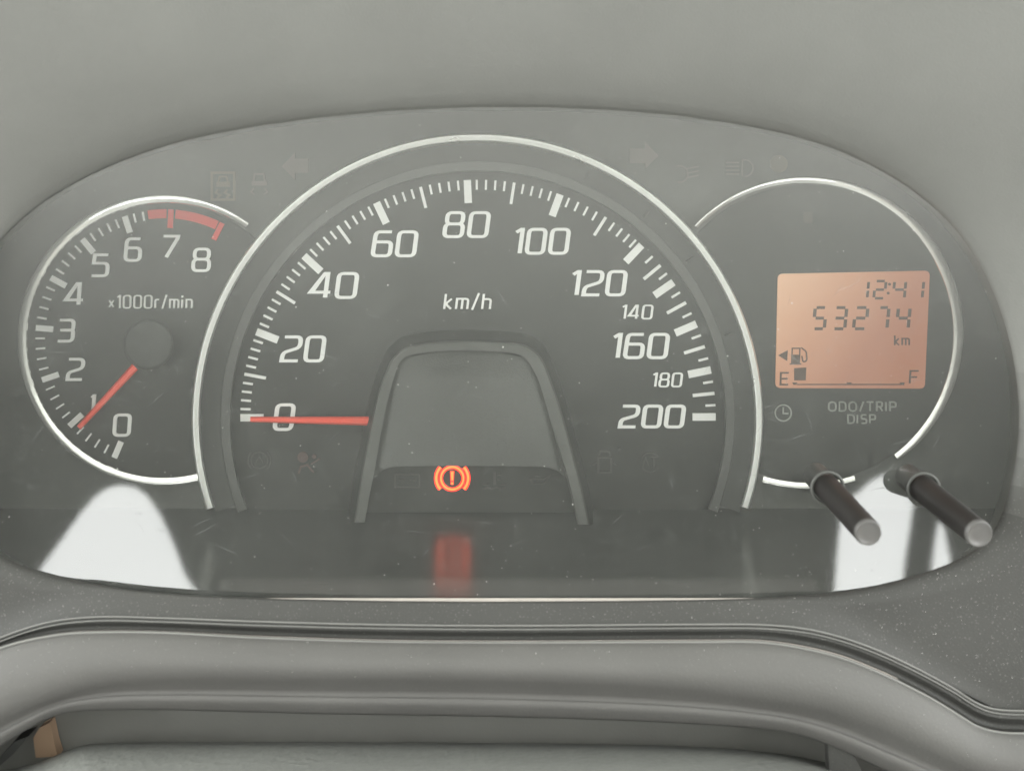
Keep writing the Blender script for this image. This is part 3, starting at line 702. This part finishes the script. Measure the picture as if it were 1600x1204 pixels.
# ---- the clear cover
v = [lens(*OC, 0)]; f = []
for k in (.5, 1.0):
    v += [lens(*ovp(i, k, 2 if k == 1 else 0), 0) for i in range(NA)]
f = [(0, 1 + i, 1 + (i + 1) % NA) for i in range(NA)] + [(1 + i, 1 + NA + i, 1 + NA + (i + 1) % NA, 1 + (i + 1) % NA) for i in range(NA)]
obj('clear_cover', v, f, 'lens', cl, label='dusty clear plastic cover with window reflections')

# ================================================================== dashboard surround
ds = empty('dashboard_surround', (0, -.08, -.09), 'dusty dark grey plastic binnacle hood and trim framing the instrument cluster', 'dashboard')
A_ = [(-400, 1120), (-150, 1060), (0, 996), (75, 972), (150, 963.5), (250, 965), (400, 970.5), (600, 975.5), (800, 977), (1100, 975), (1200, 976), (1275, 985), (1350, 1007), (1425, 1040), (1490, 1075), (1525, 1097), (1552, 1107), (1600, 1110), (2000, 1114)]
B_ = [(-400, 1135), (-150, 1075), (0, 1011), (85, 991), (150, 986.5), (250, 987), (400, 995), (600, 1001.5), (800, 1003), (1100, 1001.5), (1200, 1003), (1300, 1022), (1375, 1050), (1450, 1087), (1500, 1117), (1528, 1134), (1565, 1143), (1600, 1144), (2000, 1150)]
OUT = [(x, interp(A_, x)) for x in range(-300, 1951, 50)] + [(800 + 1300 * math.cos(R(a)), 500 - 950 * math.sin(R(a))) for a in range(0, 181, 6)]
OUT = OUT[:]
rows = []
outr = [polar(OUT, a) for a in ANG]
def sm(t): return t * t * (3 - 2 * t)
steps = [0, .0, .012, .04, .12, .25, .4, .6, .8, 1.0]
for s_i, t in enumerate(steps):
    row = []
    for i in range(NA):
        r = lerp(ovr[i], outr[i], t); px, py = OC[0] + r * math.cos(ANG[i]), OC[1] - r * math.sin(ANG[i])
        base = lens(*ovp(i)).y
        top = max(0, min(1, (OC[1] + 250 - (OC[1] - math.sin(ANG[i]) * outr[i])) / 900))
        yo = lerp(-.066, -.112, sm(top))
        tt = t ** lerp(1, .72, sm(top)); y = base - lerp(.0025, .001, sm(top)) * (min(1, t * 30)) + (yo - base + lerp(.0025, .001, sm(top))) * tt if s_i > 0 else base + .0004
        row.append(at(px, py, y))
    rows.append(row)
def ai_(deg): return min(range(NA), key=lambda i: abs(ANG[i] - R(deg)))
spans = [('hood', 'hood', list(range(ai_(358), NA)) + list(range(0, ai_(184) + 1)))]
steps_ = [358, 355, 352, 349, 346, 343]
for k, (a, b) in enumerate(zip(steps_, steps_[1:])): M['trim%d' % k] = plastic('corner_lit_step', tuple(lerp(h, c, (k + 1) / 6) for h, c in zip((.168, .170, .160), (.047, .047, .044))), .58, .4, 1500, .4, .06, dust=.1 + .02 * k)  # painted steps between the lit hood tone and the darker shell tone
for k, (a, b) in enumerate(zip(steps_, steps_[1:])): spans.append(('corner_blend', 'trim%d' % k, list(range(ai_(b), ai_(a) + 1))))  # trim keys are the painted steps from lit hood to shell tone
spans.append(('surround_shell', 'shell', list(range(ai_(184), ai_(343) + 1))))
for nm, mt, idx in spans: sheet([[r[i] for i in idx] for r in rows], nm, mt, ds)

XS = [-380 + i * 14 for i in range(170)]
def rowx(fn, yd): return [at(x, fn(x), yd + .012) for x in XS]
fa = lambda x: interp(A_, x); fb = lambda x: interp(B_, x)
seam = [(0.0, -.0765), (.08, -.0785), (.16, -.0792), (.24, -.0786), (.32, -.0792), (.42, -.0790), (.55, -.0778), (.80, -.0776), (.90, -.0790)]
sheet([rowx(lambda x, t=t: lerp(fa(x), fb(x), t), y) for t, y in seam], 'seam_strip', 'shell', ds)
pd = empty('lower_dash_pad', (0, -.09, -.40), 'smooth grey dashboard pad curving below the instrument cluster', 'dashboard pad')
C_ = [(-400, 1260), (-150, 1200), (0, 1122), (125, 1076), (225, 1063), (500, 1062), (800, 1065), (1050, 1076), (1200, 1094), (1300, 1113), (1400, 1150), (1500, 1195), (1600, 1225), (2000, 1260)]
E_ = [(-400, 1330), (-150, 1265), (0, 1165), (40, 1140), (80, 1119), (125, 1110), (250, 1108), (500, 1114), (800, 1119), (1050, 1128), (1225, 1142), (1300, 1165), (1400, 1210), (1500, 1250), (1600, 1290), (2000, 1340)]
fc = lambda x: interp(C_, x); fe = lambda x: interp(E_, x)
pr = [(0.0, 'b', -.0790), (.03, 'b', -.0835), (.08, 'b', -.0850), (.2, 'b', -.0862), (.4, 'b', -.0880), (.65, 'b', -.0895), (.85, 'b', -.0895), (1.0, 'b', -.0885)]
rws = [rowx(lambda x, t=t: lerp(fb(x) - 2, fc(x), t), y) for t, _, y in pr]
rws += [rowx(lambda x, t=t: lerp(fc(x), fe(x), t), y) for t, y in ((.12, -.0872), (.30, -.0862), (.49, -.0852), (.50, -.0858), (.52, -.0864), (.75, -.0858), (.96, -.0846), (1.0, -.0840), (1.01, -.0820), (1.02, -.060))]
o = sheet(rws, 'pad_surface', 'pad', pd)
M['highlight_bead'] = flat('edge_highlight', (.20, .20, .19), .5)  # pale colour painted as the highlight along seam and pad edges
def highlight_bead(name, fn, off, w_, y, par):
    sheet([rowx(lambda x: fn(x) + off - w_, y), rowx(lambda x: fn(x) + off - w_ * .4, y - .0005), rowx(lambda x: fn(x) + off + w_ * .4, y - .0005), rowx(lambda x: fn(x) + off + w_, y)], name, 'highlight_bead', par)
highlight_bead('seam_highlight', fa, 0, 1.6, -.0790, ds); highlight_bead('seam_highlight', fa, 6, 1.2, -.0792, ds)
highlight_bead('pad_edge_highlight', fb, 1.5, 2.4, -.0838, pd)
# gap backing
g = [at(x, y, -.046) for x, y in ((-500, 1060), (2100, 1060), (2100, 1500), (-500, 1500))]
M_ = obj('gap_backing', g, [(0, 1, 2, 3)], 'dark', pd)
# steering column cover
cc = empty('steering_column_cover', (0, -.13, -.17), 'grained grey steering column cover along the bottom edge', 'column cover')
T_ = [(-100, 1230), (60, 1190), (105, 1172), (140, 1162), (300, 1159), (600, 1159), (800, 1160.5), (1000, 1163), (1150, 1170), (1260, 1184), (1350, 1210), (1500, 1300), (1700, 1500)]
XC = [-100 + i * 15 for i in range(120)]
ft = lambda x: interp(T_, x)
sheet([[at(x, ft(x) + d, y) for x in XC] for d, y in ((30, -.048), (3, -.0560), (0, -.0580), (2, -.0620), (12, -.0720), (60, -.10), (160, -.125), (500, -.16))], 'cover_shell', 'column', cc)
# tan piece glimpsed in the gap
tp = MB(); tp.poly([(52, 1152), (62, 1136), (78, 1128), (84, 1158), (91, 1181), (56, 1183)], -.050, -.0465); o = tp.build('tan_trim', 'tan'); o['label'] = 'small tan trim piece glimpsed in the dark gap at lower left'; o['category'] = 'trim'
tp = MB(); tp.poly([(-10, 1192), (22, 1158), (44, 1150), (20, 1178), (-10, 1204)], -.054, -.048); o = tp.build('column_lever', 'band'); o['label'] = 'light grey edge of a lever at the bottom left corner'; o['category'] = 'lever'
tp = MB(); tp.poly([(1294, 1163), (1330, 1172), (1345, 1200), (1350, 1240), (1298, 1240)], -.0715, -.068); o = tp.build('pad_clip', 'shell'); o['label'] = 'small grey plastic clip at the bottom right under the pad'; o['category'] = 'clip'

# ================================================================== dust
def dust(name, n, place, smin, smax, label, par=None):
    mb = MB()
    for _ in range(n):
        p, u, w_ = place(); s = random.uniform(smin, smax) * (1 if random.random() > .06 else 2.0); a = random.uniform(0, 6.28); e = random.uniform(.5, 1)
        nn = u.cross(w_).normalized()
        if nn.y > 0: nn = -nn
        ring = [p + u * math.cos(a + k * 1.2566) * s * e * random.uniform(.7, 1.2) + w_ * math.sin(a + k * 1.2566) * s * random.uniform(.7, 1.2) for k in range(5)]
        mb.add(ring + [p + nn * s * .6], [(i, (i + 1) % 5, 5) for i in range(5)])
    o = mb.build(name, 'dustm', par, kind='stuff')
    if par is None: o['label'] = label
    return o
g_ = LN.cross(Vector((1, 0, 0)))
def on_cover():
    while True:
        x, y = random.uniform(0, 1590), random.uniform(180, 935)
        if random.random() > .35 + .65 * (y / 935): continue
        a = math.atan2(OC[1] - y, x - OC[0]) % (2 * math.pi); i = int(a / (2 * math.pi) * NA) % NA
        if math.hypot(x - OC[0], y - OC[1]) < ovr[i] - 8: return lens(x, y, .0001), Vector((1, 0, 0)), g_
big = [(786, 542, .00042), (1137, 556, .00038), (348, 668 - 0, .0002), (1218, 247, .0002), (905, 598, .00022)]
mbb = MB()
for x, y, r_ in big:
    p = lens(x, y, .0001); rg = [p + Vector((1, 0, 0)) * r_ * .55 * math.cos(k) * random.uniform(.7, 1.2) + g_ * r_ * .55 * math.sin(k) for k in (0, 1, 2.1, 3.2, 4.2, 5.3)]
    mbb.add(rg + [p + LN * r_ * .4], [(i, (i + 1) % 6, 6) for i in range(6)])
mbb.build('lint_flecks', 'dustm', cl, kind='stuff')
dust('dust_specks', 520, on_cover, .00005, .00013, 'pale dust specks on the clear cover', cl)
def on_shell():
    while True:
        x, y = random.uniform(900, 1600), random.uniform(830, 1110)
        if math.hypot((x - 760) / 832, (y - 560) / 379) > 1.04 and y < interp(A_, x) - 6: break
    r = math.hypot(x - OC[0], y - OC[1]); a = math.atan2(OC[1] - y, x - OC[0]) % (2 * math.pi); i = int(a / (2 * math.pi) * NA) % NA
    t = (r - ovr[i]) / max(1, outr[i] - ovr[i]); yy = lerp(-.0625, -.066, max(0, min(1, t))) - .0005
    return at(x, y, yy), Vector((1, 0, 0)), Vector((0, 0, 1))
dust('dust_specks', 160, on_shell, .00004, .00011, '', ds)
def on_seam():
    x = random.uniform(0, 1600); y = fb(x) + random.uniform(2, 60); return at(x, y, -.0780), Vector((1, 0, 0)), Vector((0, 0, 1))
dust('dust_specks', 90, on_seam, .00004, .00009, '', pd)

# wipe scratches on the cover
mb = MB()
for _ in range(150):
    while True:
        x, y = random.uniform(20, 1500), random.uniform(450, 925)
        if (x < 420 or x > 1120 or random.random() < .45) and math.hypot((x - 760) / 830, (y - 560) / 375) < .96: break
    a = random.gauss(-.3, .7); L_ = random.uniform(8, 55); c_ = random.uniform(-.012, .012); wd = random.uniform(.3, .7)
    pts = [(x + math.cos(a + c_ * k * 6) * L_ * k / 6, y + math.sin(a + c_ * k * 6) * L_ * k / 6) for k in range(7)]
    up = [lens(p[0] - math.sin(a) * wd * (1 - abs(k - 3) / 3.2), p[1] + math.cos(a) * wd * (1 - abs(k - 3) / 3.2), .00012) for k, p in enumerate(pts)]
    dn = [lens(p[0] + math.sin(a) * wd * (1 - abs(k - 3) / 3.2), p[1] - math.cos(a) * wd * (1 - abs(k - 3) / 3.2), .00012) for k, p in enumerate(pts)]
    mb.add(up + dn, [(k, k + 1, k + 8, k + 7) for k in range(6)])
def scratch_mat():
    m, n, l = nt('scratch'); b = n['Principled BSDF']; b.inputs['Base Color'].default_value = (.5, .53, .52, 1); b.inputs['Alpha'].default_value = .16; b.inputs['Roughness'].default_value = .5
    return m
M['scratch'] = scratch_mat()
mb.build('scratches', 'scratch', cl, kind='stuff')
